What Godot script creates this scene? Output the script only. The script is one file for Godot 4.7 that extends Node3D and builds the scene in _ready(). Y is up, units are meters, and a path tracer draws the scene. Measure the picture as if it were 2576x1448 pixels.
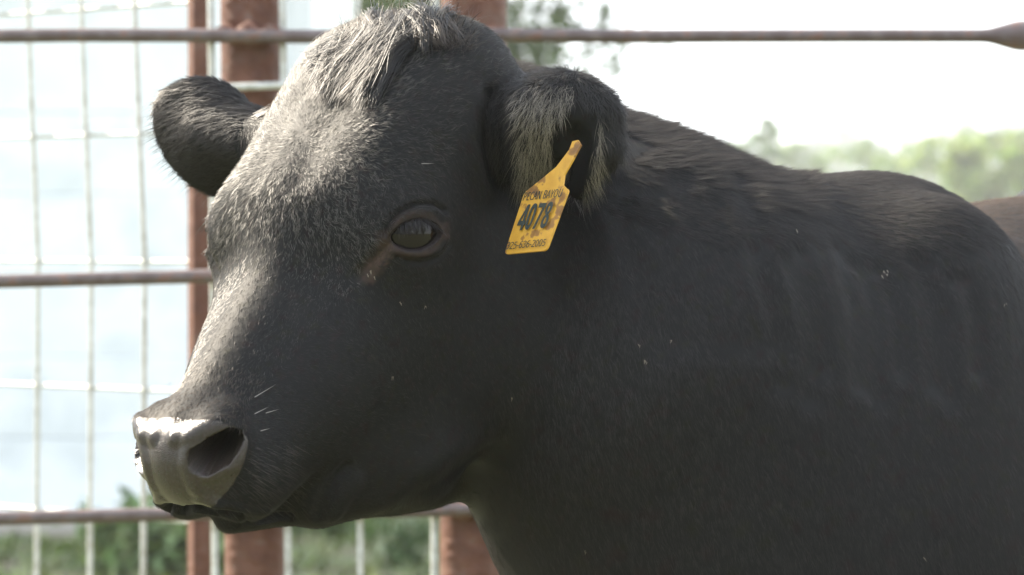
extends Node3D
# ---------------------------------------------------------------- camera numbers
const F := 9424.0            # focal length in pixels of a 2576 x 1448 picture
const EYE := Vector3(0, 1.2, 3.0)
const TILT := -0.0068
var rng := RandomNumberGenerator.new()

# a pixel of the photograph (2576 x 1448) and the depth of what it touches -> a point
func P(px: float, py: float, z: float) -> Vector3:
	var fw := Vector3(0, sin(TILT), -cos(TILT)); var up := Vector3(0, cos(TILT), sin(TILT))
	var d := fw + Vector3.RIGHT * ((px - 1288.0) / F) + up * ((724.0 - py) / F)
	return EYE + d * ((z - EYE.z) / d.z)
func unP(p: Vector3) -> Vector2:
	var fw := Vector3(0, sin(TILT), -cos(TILT)); var up := Vector3(0, cos(TILT), sin(TILT))
	var v := p - EYE; var k := v.dot(fw)
	return Vector2(1288.0 + F * v.x / k, 724.0 - F * v.dot(up) / k)

# ---------------------------------------------------------------- smooth solid modelling
class Prim:
	var kind := 0            # 0 ellipsoid, 1 tapered capsule
	var m: Transform3D
	var rad: Vector3
	var a: Vector3
	var ba: Vector3
	var bb: float
	var r1: float
	var dr: float
	var s := 1.0
	var k := 0.02
	var cut := false
var prims: Array[Prim] = []
# head frame: origin at the poll, x along the face to the muzzle, y out of the face, z to the animal's left
var hf := Vector3(-.43829, -.73148, .52234)
var hs := Vector3(.76605, 0, .64278)
var hu := Vector3(-.47018, .68186, .56035)
var ho := Vector3(-.0886, 1.40326, -.117)
func H(a: float, b: float, c: float) -> Vector3: return ho + hf * a + hu * b + hs * c
func toH(p: Vector3) -> Vector3:
	var q := p - ho
	return Vector3(q.dot(hf), q.dot(hu), q.dot(hs))

func ell(c: Vector3, bas: Basis, r: Vector3, k: float, cut := false):
	var q := Prim.new(); q.kind = 0; q.rad = r; q.k = k; q.cut = cut
	q.m = Transform3D(Basis(bas.x * r.x, bas.y * r.y, bas.z * r.z), c).affine_inverse()
	prims.append(q)
func cap(a: Vector3, b: Vector3, r1: float, r2: float, k: float, cut := false, bas := Basis.IDENTITY, sc := Vector3.ONE):
	var q := Prim.new(); q.kind = 1; q.k = k; q.cut = cut
	q.m = Transform3D(Basis(bas.x * sc.x, bas.y * sc.y, bas.z * sc.z), a).affine_inverse()
	q.a = Vector3.ZERO; q.ba = q.m * b; q.bb = maxf(q.ba.dot(q.ba), 1e-9); q.r1 = r1; q.dr = r2 - r1; q.s = minf(sc.x, minf(sc.y, sc.z))
	prims.append(q)
func hb() -> Basis: return Basis(hf, hu, hs)
func hell(a, b, c, ra, rb, rc, k, cut := false, yaw := 0.0, pit := 0.0):      # an ellipsoid in the head, and its mirror image
	for sg in ([1.0, -1.0] if absf(c) > 1e-6 else [1.0]):
		var bs := hb() * Basis(Vector3.UP, yaw * sg) * Basis(Vector3.BACK, pit)
		ell(H(a, b, c * sg), bs, Vector3(ra, rb, rc), k, cut)
func hcap(a1, b1, c1, a2, b2, c2, r1, r2, k, cut := false, wide := 1.0):
	for sg in ([1.0, -1.0] if absf(c1) + absf(c2) > 1e-6 else [1.0]):
		cap(H(a1, b1, c1 * sg), H(a2, b2, c2 * sg), r1, r2, k, cut, hb(), Vector3(1, 1, wide))

func one(q: Prim, p: Vector3) -> float:
	var l: Vector3 = q.m * p
	if q.kind == 0:
		var k0 := l.length()
		var k1 := (l / q.rad).length()
		return k0 * (k0 - 1.0) / k1 if k1 > 1e-6 else -minf(q.rad.x, minf(q.rad.y, q.rad.z))
	var h := clampf(l.dot(q.ba) / q.bb, 0.0, 1.0)
	return ((l - q.ba * h).length() - q.r1 - q.dr * h) * q.s
func field(ps: Array[Prim], p: Vector3) -> float:
	var d := 1.0
	for q: Prim in ps:
		var l: Vector3 = q.m * p
		var e: float
		if q.kind == 0:
			var k0 := l.length()
			var k1 := (l / q.rad).length()
			e = k0 * (k0 - 1.0) / k1 if k1 > 1e-6 else -minf(q.rad.x, minf(q.rad.y, q.rad.z))
		else:
			var h := clampf(l.dot(q.ba) / q.bb, 0.0, 1.0)
			e = ((l - q.ba * h).length() - q.r1 - q.dr * h) * q.s
		if q.cut:
			e = -e
			var t := maxf(q.k - absf(d - e), 0.0)
			d = maxf(d, e) + t * t / (4.0 * q.k)
		else:
			var t := maxf(q.k - absf(d - e), 0.0)
			d = minf(d, e) - t * t / (4.0 * q.k)
	return d

var lists := {}              # block -> the primitives that matter there
const CELL := 0.010
const BLK := 8
var V := PackedVector3Array()
var N := PackedVector3Array()
var T := PackedInt32Array()
func list_at(p: Vector3) -> Array[Prim]:
	var b := Vector3i((p / (CELL * BLK)).floor())
	return lists[b] if lists.has(b) else prims
func mesh_field(lo: Vector3, hi: Vector3):
	var bs := CELL * BLK; var R := bs * 0.866
	var b0 := Vector3i((lo / bs).floor()); var b1 := Vector3i((hi / bs).floor())
	var cell := {}; var quads: Array = []
	var n := BLK + 1
	for bx in range(b0.x, b1.x + 1): for by in range(b0.y, b1.y + 1): for bz in range(b0.z, b1.z + 1):
		var b := Vector3i(bx, by, bz); var c := (Vector3(b) + Vector3.ONE * 0.5) * bs
		var best := 9.0; var es := PackedFloat32Array()
		for q: Prim in prims:
			var e := one(q, c); es.append(e)
			if not q.cut: best = minf(best, e - q.k * 0.3)
		if best > R * 1.3 or best < -R * 3.0 - 0.03: continue
		var ps: Array[Prim] = []
		for i in prims.size():
			var q := prims[i]
			if q.cut:
				if es[i] < R * 2.0 + q.k: ps.append(q)
			elif es[i] - 1.3 * R < best + 1.3 * R + q.k * 1.5: ps.append(q)
		if field(ps, c) < -R * 1.6: continue
		lists[b] = ps
		var f := PackedFloat32Array(); f.resize(n * n * n)
		var at := 0; var o := Vector3(b * BLK)
		var pos := 0; var neg := 0
		for i in n: for j in n: for k in n:
			var v := field(ps, (o + Vector3(i, j, k)) * CELL)
			if v == 0.0: v = 1e-7
			f[at] = v; at += 1
			if v > 0: pos += 1
			else: neg += 1
		if pos == 0 or neg == 0: continue
		for i in BLK: for j in BLK: for k in BLK:
			var id := (i * n + j) * n + k
			var v0 := f[id]
			var s0 := v0 < 0
			# edges owned by this corner
			var g := b * BLK + Vector3i(i, j, k)
			if (f[id + n * n] < 0) != s0: quads.append([g, g - Vector3i(0, 1, 0), g - Vector3i(0, 1, 1), g - Vector3i(0, 0, 1), s0])
			if (f[id + n] < 0) != s0: quads.append([g, g - Vector3i(0, 0, 1), g - Vector3i(1, 0, 1), g - Vector3i(1, 0, 0), s0])
			if (f[id + 1] < 0) != s0: quads.append([g, g - Vector3i(1, 0, 0), g - Vector3i(1, 1, 0), g - Vector3i(0, 1, 0), s0])
			var c8 := [v0, f[id + 1], f[id + n], f[id + n + 1], f[id + n * n], f[id + n * n + 1], f[id + n * n + n], f[id + n * n + n + 1]]
			var ng := 0
			for w in c8: if w < 0: ng += 1
			if ng == 0 or ng == 8: continue
			var sum := Vector3.ZERO; var cnt := 0
			for e in EDG:
				var va: float = c8[e[0]]; var vb: float = c8[e[1]]
				if (va < 0) != (vb < 0):
					sum += CRN[e[0]].lerp(CRN[e[1]], va / (va - vb)); cnt += 1
			cell[g] = V.size()
			V.append((Vector3(g) + sum / cnt) * CELL)
	for q in quads:
		if not (cell.has(q[0]) and cell.has(q[1]) and cell.has(q[2]) and cell.has(q[3])): continue
		var a: int = cell[q[0]]; var b: int = cell[q[1]]; var c: int = cell[q[2]]; var d: int = cell[q[3]]
		if q[4]:
			T.append_array([a, c, b, a, d, c])
		else:
			T.append_array([a, b, c, a, c, d])
	N.resize(V.size())
	for i in V.size(): snap(i)
const CRN := [Vector3(0, 0, 0), Vector3(0, 0, 1), Vector3(0, 1, 0), Vector3(0, 1, 1), Vector3(1, 0, 0), Vector3(1, 0, 1), Vector3(1, 1, 0), Vector3(1, 1, 1)]
const EDG := [[0, 1], [2, 3], [4, 5], [6, 7], [0, 2], [1, 3], [4, 6], [5, 7], [0, 4], [1, 5], [2, 6], [3, 7]]
func snap(i: int):
	var p := V[i]; var ps := list_at(p); var e := 0.0012
	for it in 2:
		var f1 := field(ps, p + Vector3(e, -e, -e)); var f2 := field(ps, p + Vector3(-e, -e, e))
		var f3 := field(ps, p + Vector3(-e, e, -e)); var f4 := field(ps, p + Vector3(e, e, e))
		var g := (Vector3(1, -1, -1) * f1 + Vector3(-1, -1, 1) * f2 + Vector3(-1, 1, -1) * f3 + Vector3(1, 1, 1) * f4) / (4.0 * e)
		var gl := maxf(g.length(), 0.2)
		N[i] = g / gl
		var st := clampf((f1 + f2 + f3 + f4) * 0.25 / gl, -0.006, 0.006)
		p -= g / gl * st
		if absf(st) < 0.0003: break
	V[i] = p
func refine(passes: int):
	for ps in passes:
		var mid := {}; var t2 := PackedInt32Array()
		for t in range(0, T.size(), 3):
			var id := [T[t], T[t + 1], T[t + 2]]; var ms := [-1, -1, -1]; var cn := 0
			for e in 3:
				var a: int = id[e]; var b: int = id[(e + 1) % 3]
				var key := mini(a, b) * 8388608 + maxi(a, b)
				if mid.has(key):
					ms[e] = mid[key]
				else:
					var c := (V[a] + V[b]) * 0.5; var r := -1
					if V[a].distance_to(V[b]) > fine(c):
						r = V.size(); V.append(c); N.append(N[a])
						snap(r)
					mid[key] = r; ms[e] = r
				if ms[e] >= 0: cn += 1
			if cn == 0: t2.append_array(id)
			elif cn == 3: t2.append_array([id[0], ms[0], ms[2], ms[0], id[1], ms[1], ms[2], ms[1], id[2], ms[0], ms[1], ms[2]])
			elif cn == 1:
				for e in 3:
					if ms[e] >= 0: t2.append_array([id[e], ms[e], id[(e + 2) % 3], ms[e], id[(e + 1) % 3], id[(e + 2) % 3]])
			else:
				for e in 3:
					if ms[e] < 0:   # the edge that stays whole
						var a: int = id[e]; var b: int = id[(e + 1) % 3]; var c: int = id[(e + 2) % 3]; var mb: int = ms[(e + 1) % 3]; var mc: int = ms[(e + 2) % 3]
						t2.append_array([a, b, mb, a, mb, mc, mc, mb, c])
		T = t2
# ---------------------------------------------------------------- the bull's solid
var eye_c: Vector3
var eye_n: Vector3
var eye_r := 0.0235
var hole: Vector3
var near_ear: Vector3
var feet: Array = []
func fine(p: Vector3) -> float:
	if p.distance_squared_to(eye_c) < 0.046 * 0.046: return 0.0022
	if p.distance_squared_to(hole) < 0.034 * 0.034: return 0.0024
	var q := toH(p)
	if q.x > 0.36 and q.y > -0.2 and q.x < 0.6: return 0.0028
	if p.distance_squared_to(near_ear) < .0045: return .0042
	if p.x > .02 and p.x < .45 and p.y > 1.0 and p.z > -.35: return .0085
	if q.x > -0.08 and q.z > -0.2 and q.z < 0.24 and q.y > -0.3: return 0.0065
	return 1.0
func grad(p: Vector3) -> Vector3:
	var e := .002
	return Vector3(field(prims, p + Vector3(e, 0, 0)) - field(prims, p - Vector3(e, 0, 0)), field(prims, p + Vector3(0, e, 0)) - field(prims, p - Vector3(0, e, 0)), field(prims, p + Vector3(0, 0, e)) - field(prims, p - Vector3(0, 0, e))).normalized()
func surf(px: float, py: float) -> Vector3:       # where the line of sight through a pixel meets the solid built so far
	var d := (P(px, py, 0.0) - EYE).normalized(); var t := 2.5
	for i in 200:
		var s := field(prims, EYE + d * t)
		if s < .0002 or t > 4.0: break
		t += s * .8
	return EYE + d * t
func bull_solid():
	# neck, chest, trunk
	cap(Vector3(-.02, 1.24, -.21), Vector3(.125, 1.10, -.2), .13, .178, .05)
	cap(Vector3(.125, 1.10, -.2), Vector3(.25, .92, -.27), .178, .22, .08)
	ell(Vector3(.125, 1.22, -.23), Basis(Vector3.BACK, -.40), Vector3(.15, .085, .06), .04)     # crest
	var ax := Vector3(.47, 0, -.88).normalized(); var sd := Vector3(.88, 0, .47).normalized(); var tb := Basis(ax, Vector3.UP, sd)
	cap(Vector3(.27, .90, -.30), Vector3(.27, .955, -.30) + ax * .95, .30, .332, .08, false, tb, Vector3(1, 1.02, .72))
	ell(Vector3(.325, 1.158, -.36), tb, Vector3(.2, .12, .1), .07)                       # withers
	ell(Vector3(.27, .94, -.30) + ax * .95 + Vector3.UP * .12, tb, Vector3(.25, .25, .24), .1)   # rump
	ell(Vector3(.27, .9, -.30) + ax * .5 - Vector3.UP * .02, tb, Vector3(.4, .33, .29), .1)   # belly
	for sg in [1.0, -1.0]:
		var sh: Vector3 = Vector3(.28, .955, -.29) + sd * (.105 if sg > 0 else -.085)
		ell(sh, tb, Vector3(.16, .295, .115), .06)
		# front leg
		var el: Vector3 = sh + sd * (.02 * sg) - Vector3.UP * .27
		cap(sh - Vector3.UP * .1, el, .11, .085, .05)
		cap(el, el + Vector3(0, -.28, 0) - ax * .02, .08, .05, .04)
		cap(el + Vector3(0, -.28, 0) - ax * .02, Vector3(el.x, .13, el.z), .048, .038, .03)
		cap(Vector3(el.x, .13, el.z), Vector3(el.x, .06, el.z) - ax * .03, .04, .052, .02); feet.append(el - ax * .03)
		# hind leg
		var hp: Vector3 = Vector3(.27, .85, -.30) + ax * 1.08 + sd * (.13 * sg)
		var kn: Vector3 = hp - ax * .12 + Vector3(0, -.24, 0) + sd * (.03 * sg)
		var hk: Vector3 = kn + ax * .24 + Vector3(0, -.16, 0)
		cap(hp, kn, .17, .11, .06); cap(kn, hk, .1, .055, .04)
		var fl := Vector3(hk.x, .13, hk.z) - ax * .05
		cap(hk, fl, .052, .04, .03); cap(fl, Vector3(fl.x, .06, fl.z) - ax * .03, .04, .052, .02); feet.append(fl - ax * .03)
	# skull and forehead
	hcap(.055, -.040, 0, .185, -.045, 0, .071, .068, .03, false, 1.55)
	ell(H(.105, -.030, .062), hb(), Vector3(.10, .052, .042), .04)         # flat breadth of the frontal bone
	hell(.03, -.05, 0, .05, .05, .055, .03)                       # poll
	hell(.20, -.058, .076, .046, .040, .034, .03)                 # orbits
	hcap(.2, -.06, 0, .42, -.064, 0, .053, .036, .04, false, 1.05)    # nasal bridge
	hcap(.25, -.1, .035, .42, -.085, .03, .052, .032, .03)        # upper jaw
	hell(.423, -.065, 0, .041, .044, .043, .02)                   # muzzle
	hell(.420, -.050, .033, .026, .026, .020, .015)                # nostril wings
	hell(.395, -.098, .033, .06, .030, .026, .02)                 # upper lip
	hcap(.438, -.124, 0, .40, -.150, 0, .013, .021, .008, false, 1.15)    # lower lip and chin
	hcap(.375, -.160, .028, .3, -.20, .045, .033, .045, .015)      # lower jaw
	hcap(.3, -.198, .045, .17, -.21, .06, .045, .07, .03)
	hell(.17, -.14, .07, .11, .1, .046, .04)                     # cheek
	hell(.2, -.215, 0, .12, .115, .06, .02)
	hell(.28, -.125, .05, .09, .07, .04, .04)                       # throat
	# near ear
	var ez := -.015
	cap(H(.03, -.1, .08), P(1400, 300, ez - .03), .03, .032, .03)
	ell(P(1425, 290, ez - .01), Basis(Vector3.BACK, -.25), Vector3(.040, .036, .026), .02)
	cap(P(1350, 285, ez), P(1325, 425, ez - .02), .022, .016, .015)
	cap(P(1515, 280, ez), P(1518, 370, ez), .014, .014, .015)
	cap(P(1518, 370, ez), P(1440, 480, ez), .014, .010, .012)
	cap(P(1462, 290, ez + .030), P(1440, 360, ez + .018), .004, .014, .006, true)
	cap(P(1440, 360, ez + .018), P(1410, 490, ez + .010), .014, .017, .006, true)
	# far ear
	cap(H(.085, -.075, -.088), P(560, 340, -.26), .022, .032, .03)
	var fe := Basis(Vector3.RIGHT, .18) * Basis(Vector3.UP, -.5) * Basis(Vector3.BACK, -.55)
	ell(P(490, 322, -.28), fe, Vector3(.046, .035, .015), .02)
	ell(P(535, 288, -.275), fe, Vector3(.034, .029, .014), .02)
	ell(P(530, 390, -.27), fe, Vector3(.045, .032, .016), .02)

# ---------------------------------------------------------------- folds, nostrils and eyelids pressed into the refined skin
class Brush:
	var pts: Array = []
	var r := .005
	var amt := .0
	var lo: Vector3
	var hi: Vector3
var brushes: Array[Brush] = []
func press(px: Array, r: float, amt: float):
	var q: Array = []; var w: Array = []
	for p in px:
		var v := surf(p[0], p[1]); q.append(v); var a := toH(v); w.append(H(a.x, a.y, -a.z))
	for s in [q, w]:
		var b := Brush.new(); b.pts = s; b.r = r; b.amt = amt
		b.lo = s[0]; b.hi = s[0]
		for v in s: b.lo = b.lo.min(v); b.hi = b.hi.max(v)
		b.lo -= Vector3.ONE * r; b.hi += Vector3.ONE * r
		brushes.append(b)
func seg(p: Vector3, a: Vector3, b: Vector3) -> float:
	var ba := b - a
	return (p - a - ba * clampf((p - a).dot(ba) / ba.length_squared(), 0.0, 1.0)).length()
var ex: Vector3
var ey: Vector3
var eye_w: Vector3
var nos: Array = []      # [point, radius, inward]
var wing := .0
func lid_m(x: float, y: float) -> float:      # how far a point of the eye's plane lies inside the opening between the lids
	var t := clampf(x / .0222, -1.0, 1.0)
	var yu := .0112 * pow(maxf(1.0 - t * t, 0.0), .62) + .0035 * (t + 1.0) * .5 * (1.0 - t) - .001
	var yl := -.0105 * pow(maxf(1.0 - t * t, 0.0), .6) - .0035 * (1.0 - t) * .5 * (1.0 - t * t)
	return minf(minf(yu - y, y - yl), (.0222 - absf(x)) * .8)
func features():
	eye_w = surf(1050, 590); eye_n = grad(eye_w)
	eye_r = .032
	ex = (surf(1112, 590) - surf(988, 606)).normalized(); ex = (ex - eye_n * ex.dot(eye_n)).normalized(); ey = eye_n.cross(ex).normalized()
	if ey.y < 0: ey = -ey
	eye_c = eye_w - eye_n * (eye_r + .0012) + ex * .0015
	for n in [[512, 1160, .0125], [545, 1140, .0130], [580, 1108, .0088]]:
		var w := surf(n[0], n[1])
		nos.append([w, n[2], (-hf * .55 - grad(w) * .8 - hs * .05).normalized()])
	hole = nos[1][0]
	press([[440, 1100], [500, 1080], [555, 1062], [600, 1078], [612, 1115], [592, 1170]], .011, .0035)
	press([[478, 1110], [468, 1170], [495, 1235], [545, 1270]], .010, .0028)
	press([[520, 1205], [570, 1185]], .008, .002)
	press([[452, 1292], [480, 1281], [512, 1279], [545, 1285], [600, 1299], [660, 1307], [725, 1303]], .0060, -.0095)
	press([[500, 1262], [545, 1266], [600, 1280], [670, 1290]], .007, .002)
	press([[870, 1175], [838, 1211], [815, 1250], [797, 1298]], .008, -.004)
	press([[895, 1215], [860, 1260], [840, 1300]], .012, .003)
	press([[962, 590], [975, 562], [1000, 535], [1042, 513], [1090, 511], [1120, 528]], .0045, -.0030)
	press([[985, 572], [1010, 545], [1050, 530], [1095, 532]], .0060, .0024)
	press([[1020, 655], [1060, 662], [1105, 648], [1132, 615]], .004, -.0016)
	press([[985, 630], [1030, 641], [1075, 641], [1110, 625], [1122, 600]], .005, .0020)
	press([[1245, 1135], [1150, 1183], [1060, 1245], [1020, 1285]], .022, -.0035)
	press([[1210, 1110], [1120, 1150], [1030, 1210], [950, 1270]], .024, .003)
	press([[900, 690], [940, 650], [980, 612]], .010, -.003)
	press([[880, 240], [810, 350], [760, 440]], .020, -.0016)                     # parting of the forehead
	press([[1240, 250], [1225, 330], [1240, 420], [1280, 480]], .016, -.004)       # hollow before the ear
	press([[1205, 260], [1190, 360], [1215, 470]], .018, .003)
	for i in 9:                                                                    # folds of the neck
		var x := 1880.0 + i * 62.0 + 17.0 * sin(i * 2.4)
		press([[x + 30, 620 + i * 8 + 25 * sin(i * 1.7)], [x + 48, 700], [x + 75, 790], [x + 85 + 12 * sin(i * 3.1), 960 + 40 * sin(i * 2.1)]], .016, -.0038)
	for i in 5:
		var x := 1560.0 + i * 75.0
		press([[x, 480 + 30 * sin(i * 2.7)], [x + 40, 660], [x + 110, 860]], .020, -.0034)
var near_muzzle := PackedFloat32Array()
func sculpt():
	for i in V.size():
		var p := V[i]; var q := toH(p)
		if q.x < -.15 or q.x > .6 or p.z < -.55: 
			continue
		var n := N[i]; var mv := Vector3.ZERO
		for b in brushes:
			if p.x < b.lo.x or p.y < b.lo.y or p.z < b.lo.z or p.x > b.hi.x or p.y > b.hi.y or p.z > b.hi.z: continue
			var d := 1.0
			for k in b.pts.size() - 1: d = minf(d, seg(p, b.pts[k], b.pts[k + 1]))
			if d < b.r:
				var t := 1.0 - d * d / (b.r * b.r); mv += n * (b.amt * t * t)
		for sg in [1.0, -1.0]:
			var ps := p if sg > 0 else H(q.x, q.y, -q.z)
			var e := ps - eye_w
			if e.length_squared() < .0016:
				var m := lid_m(e.dot(ex), e.dot(ey))
				if absf(e.dot(eye_n)) < .03:
					if m > 0: mv += n * -.017 * smoothstep(0.0, .0028, m)
					elif m > -.008: mv += n * (.0015 if sg > 0 else .0004) * (1.0 + m / .008)
			if ps.distance_squared_to(hole) < .0016:
				var best := 0.0; var dir := Vector3.ZERO
				for k in 2:
					for st in 5:
						var u: float = st / 4.0
						var c: Vector3 = (nos[k][0] as Vector3).lerp(nos[k + 1][0], u); var r: float = lerpf(nos[k][1], nos[k + 1][1], u)
						var t := smoothstep(1.0, .6, ps.distance_to(c) / r)
						if t > best: best = t; dir = nos[k][2]
				if best > 0:
					var dh := toH(ho + dir)
					mv += (dir if sg > 0 else hf * dh.x + hu * dh.y - hs * dh.z) * (best * .062)
		V[i] = p + mv
	for i in N.size(): N[i] = Vector3.ZERO
	for t in range(0, T.size(), 3):
		var a := T[t]; var b := T[t + 1]; var c := T[t + 2]
		var g := (V[c] - V[a]).cross(V[b] - V[a])
		N[a] += g; N[b] += g; N[c] += g
	for i in N.size(): N[i] = N[i].normalized()
# ---------------------------------------------------------------- names, labels, small builders
func numbered(n: String) -> String:
	if not has_node(n): return n
	var i := 1
	while has_node("%s_%03d" % [n, i]): i += 1
	return "%s_%03d" % [n, i]
func thing(called: String, label: String, category: String, at := Vector3.ZERO, group := "") -> Node3D:
	var o := Node3D.new(); o.name = numbered(called); add_child(o); o.position = at
	o.set_meta("label", label); o.set_meta("category", category)
	if group != "": o.set_meta("group", group)
	return o
func part(called: String, mesh: Mesh, mat: Material, parent: Node3D, at := Vector3.ZERO) -> MeshInstance3D:
	var o := MeshInstance3D.new(); o.name = called; o.mesh = mesh
	if mat: o.material_override = mat
	parent.add_child(o, true); o.position = at
	return o
func lin(r: float, g: float, b: float) -> Color: return Color(r, g, b).linear_to_srgb()
func mat(c: Color, rough := .8) -> StandardMaterial3D:
	var m := StandardMaterial3D.new(); m.albedo_color = c; m.roughness = rough; return m
func noise_tex(sd: int, freq: float, ramp: Array, w := 512, oct := 4) -> NoiseTexture2D:
	var t := NoiseTexture2D.new(); var n := FastNoiseLite.new(); n.seed = sd; n.frequency = freq; n.fractal_octaves = oct; n.noise_type = FastNoiseLite.TYPE_SIMPLEX
	t.noise = n; t.width = w; t.height = w; t.seamless = true
	var g := Gradient.new(); var os := PackedFloat32Array(); var cs := PackedColorArray()
	for r in ramp: os.append(r[0]); cs.append(r[1])
	g.offsets = os; g.colors = cs; t.color_ramp = g
	return t
func bump_tex(sd: int, freq: float, st: float, w := 512) -> NoiseTexture2D:
	var t := NoiseTexture2D.new(); var n := FastNoiseLite.new(); n.seed = sd; n.frequency = freq; n.fractal_octaves = 4
	t.noise = n; t.width = w; t.height = w; t.seamless = true; t.as_normal_map = true; t.bump_strength = st
	return t
func tri(m: StandardMaterial3D, scale: float) -> StandardMaterial3D:
	m.uv1_triplanar = true; m.uv1_world_triplanar = true; m.uv1_scale = Vector3.ONE * scale; return m
# a tube through points with a radius at each
func tube(pts: Array, rs: Array, sides := 12, caps := true) -> ArrayMesh:
	var st := SurfaceTool.new(); st.begin(Mesh.PRIMITIVE_TRIANGLES)
	var n := pts.size(); var up := Vector3.UP
	for i in n:
		var d: Vector3 = (pts[mini(i + 1, n - 1)] - pts[maxi(i - 1, 0)]).normalized()
		if absf(d.dot(up)) > .95: up = Vector3.RIGHT
		var x := d.cross(up).normalized(); var y := x.cross(d)
		var sl := 0.0
		for k in sides:
			var a := TAU * k / sides; var nn := x * cos(a) + y * sin(a)
			st.set_normal(nn); st.set_uv(Vector2(float(k) / sides, i)); st.add_vertex(pts[i] + nn * rs[i])
	for i in n - 1:
		for k in sides:
			var a := i * sides + k; var b := i * sides + (k + 1) % sides
			for v in [a, b, a + sides, b, b + sides, a + sides]: st.add_index(v)
	if caps:
		for e in [0, n - 1]:
			var d: Vector3 = (pts[1] - pts[0]) if e == 0 else (pts[n - 1] - pts[n - 2])
			d = d.normalized() * (-1.0 if e == 0 else 1.0)
			st.set_normal(d); st.add_vertex(pts[e]); var c := n * sides + (0 if e == 0 else sides + 1)
			for k in sides:
				var a := TAU * k / sides; var dd := (pts[mini(e + 1, n - 1)] - pts[maxi(e - 1, 0)]) as Vector3
				dd = dd.normalized(); var u2 := Vector3.UP if absf(dd.dot(Vector3.UP)) <= .95 else Vector3.RIGHT
				var x := dd.cross(u2).normalized(); var y := x.cross(dd)
				st.set_normal(d); st.add_vertex(pts[e] + (x * cos(a) + y * sin(a)) * rs[e])
			for k in sides:
				for v in ([c, c + 1 + k, c + 1 + (k + 1) % sides] if e == 0 else [c + 1 + k, c, c + 1 + (k + 1) % sides]): st.add_index(v)
	return st.commit()
func box(s: Vector3, bev := .004) -> ArrayMesh:       # a box with chamfered edges
	var st := SurfaceTool.new(); st.begin(Mesh.PRIMITIVE_TRIANGLES)
	var h := s * .5; var pts: Array = []
	for sx in [-1, 1]: for sy in [-1, 1]: for sz in [-1, 1]:
		pts.append(Vector3(sx * (h.x - bev), sy * (h.y - bev), sz * h.z)); pts.append(Vector3(sx * (h.x - bev), sy * h.y, sz * (h.z - bev))); pts.append(Vector3(sx * h.x, sy * (h.y - bev), sz * (h.z - bev)))

	var faces := []   # the six faces, twelve chamfers and eight corners
	var id := func(sx, sy, sz, k): return pts[((sx * 2 + sy) * 2 + sz) * 3 + k]
	for e in [0, 1]:
		faces.append([id.call(0, 0, e, 0), id.call(1, 0, e, 0), id.call(1, 1, e, 0), id.call(0, 1, e, 0)])
		faces.append([id.call(0, e, 0, 1), id.call(1, e, 0, 1), id.call(1, e, 1, 1), id.call(0, e, 1, 1)])
		faces.append([id.call(e, 0, 0, 2), id.call(e, 1, 0, 2), id.call(e, 1, 1, 2), id.call(e, 0, 1, 2)])
		for g in [0, 1]:
			faces.append([id.call(0, e, g, 0), id.call(1, e, g, 0), id.call(1, e, g, 1), id.call(0, e, g, 1)])
			faces.append([id.call(e, 0, g, 0), id.call(e, 1, g, 0), id.call(e, 1, g, 2), id.call(e, 0, g, 2)])
			faces.append([id.call(e, g, 0, 1), id.call(e, g, 1, 1), id.call(e, g, 1, 2), id.call(e, g, 0, 2)])
			for k in [0, 1]: faces.append([id.call(e, g, k, 0), id.call(e, g, k, 1), id.call(e, g, k, 2)])
	for f in faces:
		var c := Vector3.ZERO
		for v in f: c += v
		var n: Vector3 = (f[1] - f[0]).cross(f[2] - f[0]).normalized()
		if n.dot(c) < 0: n = -n
		for k in range(1, f.size() - 1):
			var tr := [f[0], f[k], f[k + 1]]
			if ((f[k + 1] - f[0]) as Vector3).cross(f[k] - f[0]).dot(n) < 0: tr = [f[k], f[0], f[k + 1]]
			for v in tr: st.set_normal(n); st.add_vertex(v)
	return st.commit()
# ---------------------------------------------------------------- hide and hair of the bull
var nz := FastNoiseLite.new()
func muzzle_in(q: Vector3) -> float:            # metres inside the bare wet pad of the nose, between and round the nostrils
	var c := absf(q.z)
	var bound := .418 + 1.55 * maxf(0.0, -q.y - .05) + .007 * clampf((q.y + .04) / .02, 0.0, 1.0) + maxf(0.0, c - .056) * 3.0
	return minf(minf(q.x - bound, -q.y), q.y + .0985) + .0011 * nz.get_noise_3dv(q * 330.0) + .0006 * nz.get_noise_3dv(q * 900.0)
func is_muzzle(q: Vector3) -> bool: return q.x > .38 and q.x < .6 and muzzle_in(q) > 0.0
func tear_at(q: Vector3) -> float:              # 1 on the bare stained skin below the inner corner of the eye
	if q.z < 0: return 0.0
	var d := seg(q, tear, tear2)
	if d > .03: return 0.0
	return clampf(1.25 - d / .0085 + nz.get_noise_3dv(q * 160.0) * .5, 0.0, 1.0)
func hide_colour(p: Vector3) -> Color:
	var q := toH(p); var n := nz.get_noise_3dv(p * 900.0); var n2 := nz.get_noise_3dv(p * 160.0)
	var c := Color(.010, .0095, .0092) * (1.0 + .25 * n + .25 * n2)
	var am := Vector3(q.x, q.y, absf(q.z)); var ew := toH(eye_w)
	var e := am - Vector3(ew.x, ew.y, absf(ew.z))
	var x := e.dot(toH(ho + ex)); var y := e.dot(toH(ho + ey))
	var m := lid_m(x, y)
	if m > -.0095 and e.length() < .04: c = c.lerp(Color(.034, .024, .020), clampf(.75 + .4 * n2, 0, 1) * smoothstep(-.0095, -.005, m))
	if m > -.0022 and e.length() < .04: c = c.lerp(Color(.020, .018, .019), .8)
	c = c.lerp(Color(.040, .027, .020) * (1.0 + .5 * n), tear_at(q))
	return c
var tear: Vector3
var tear2: Vector3
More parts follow.
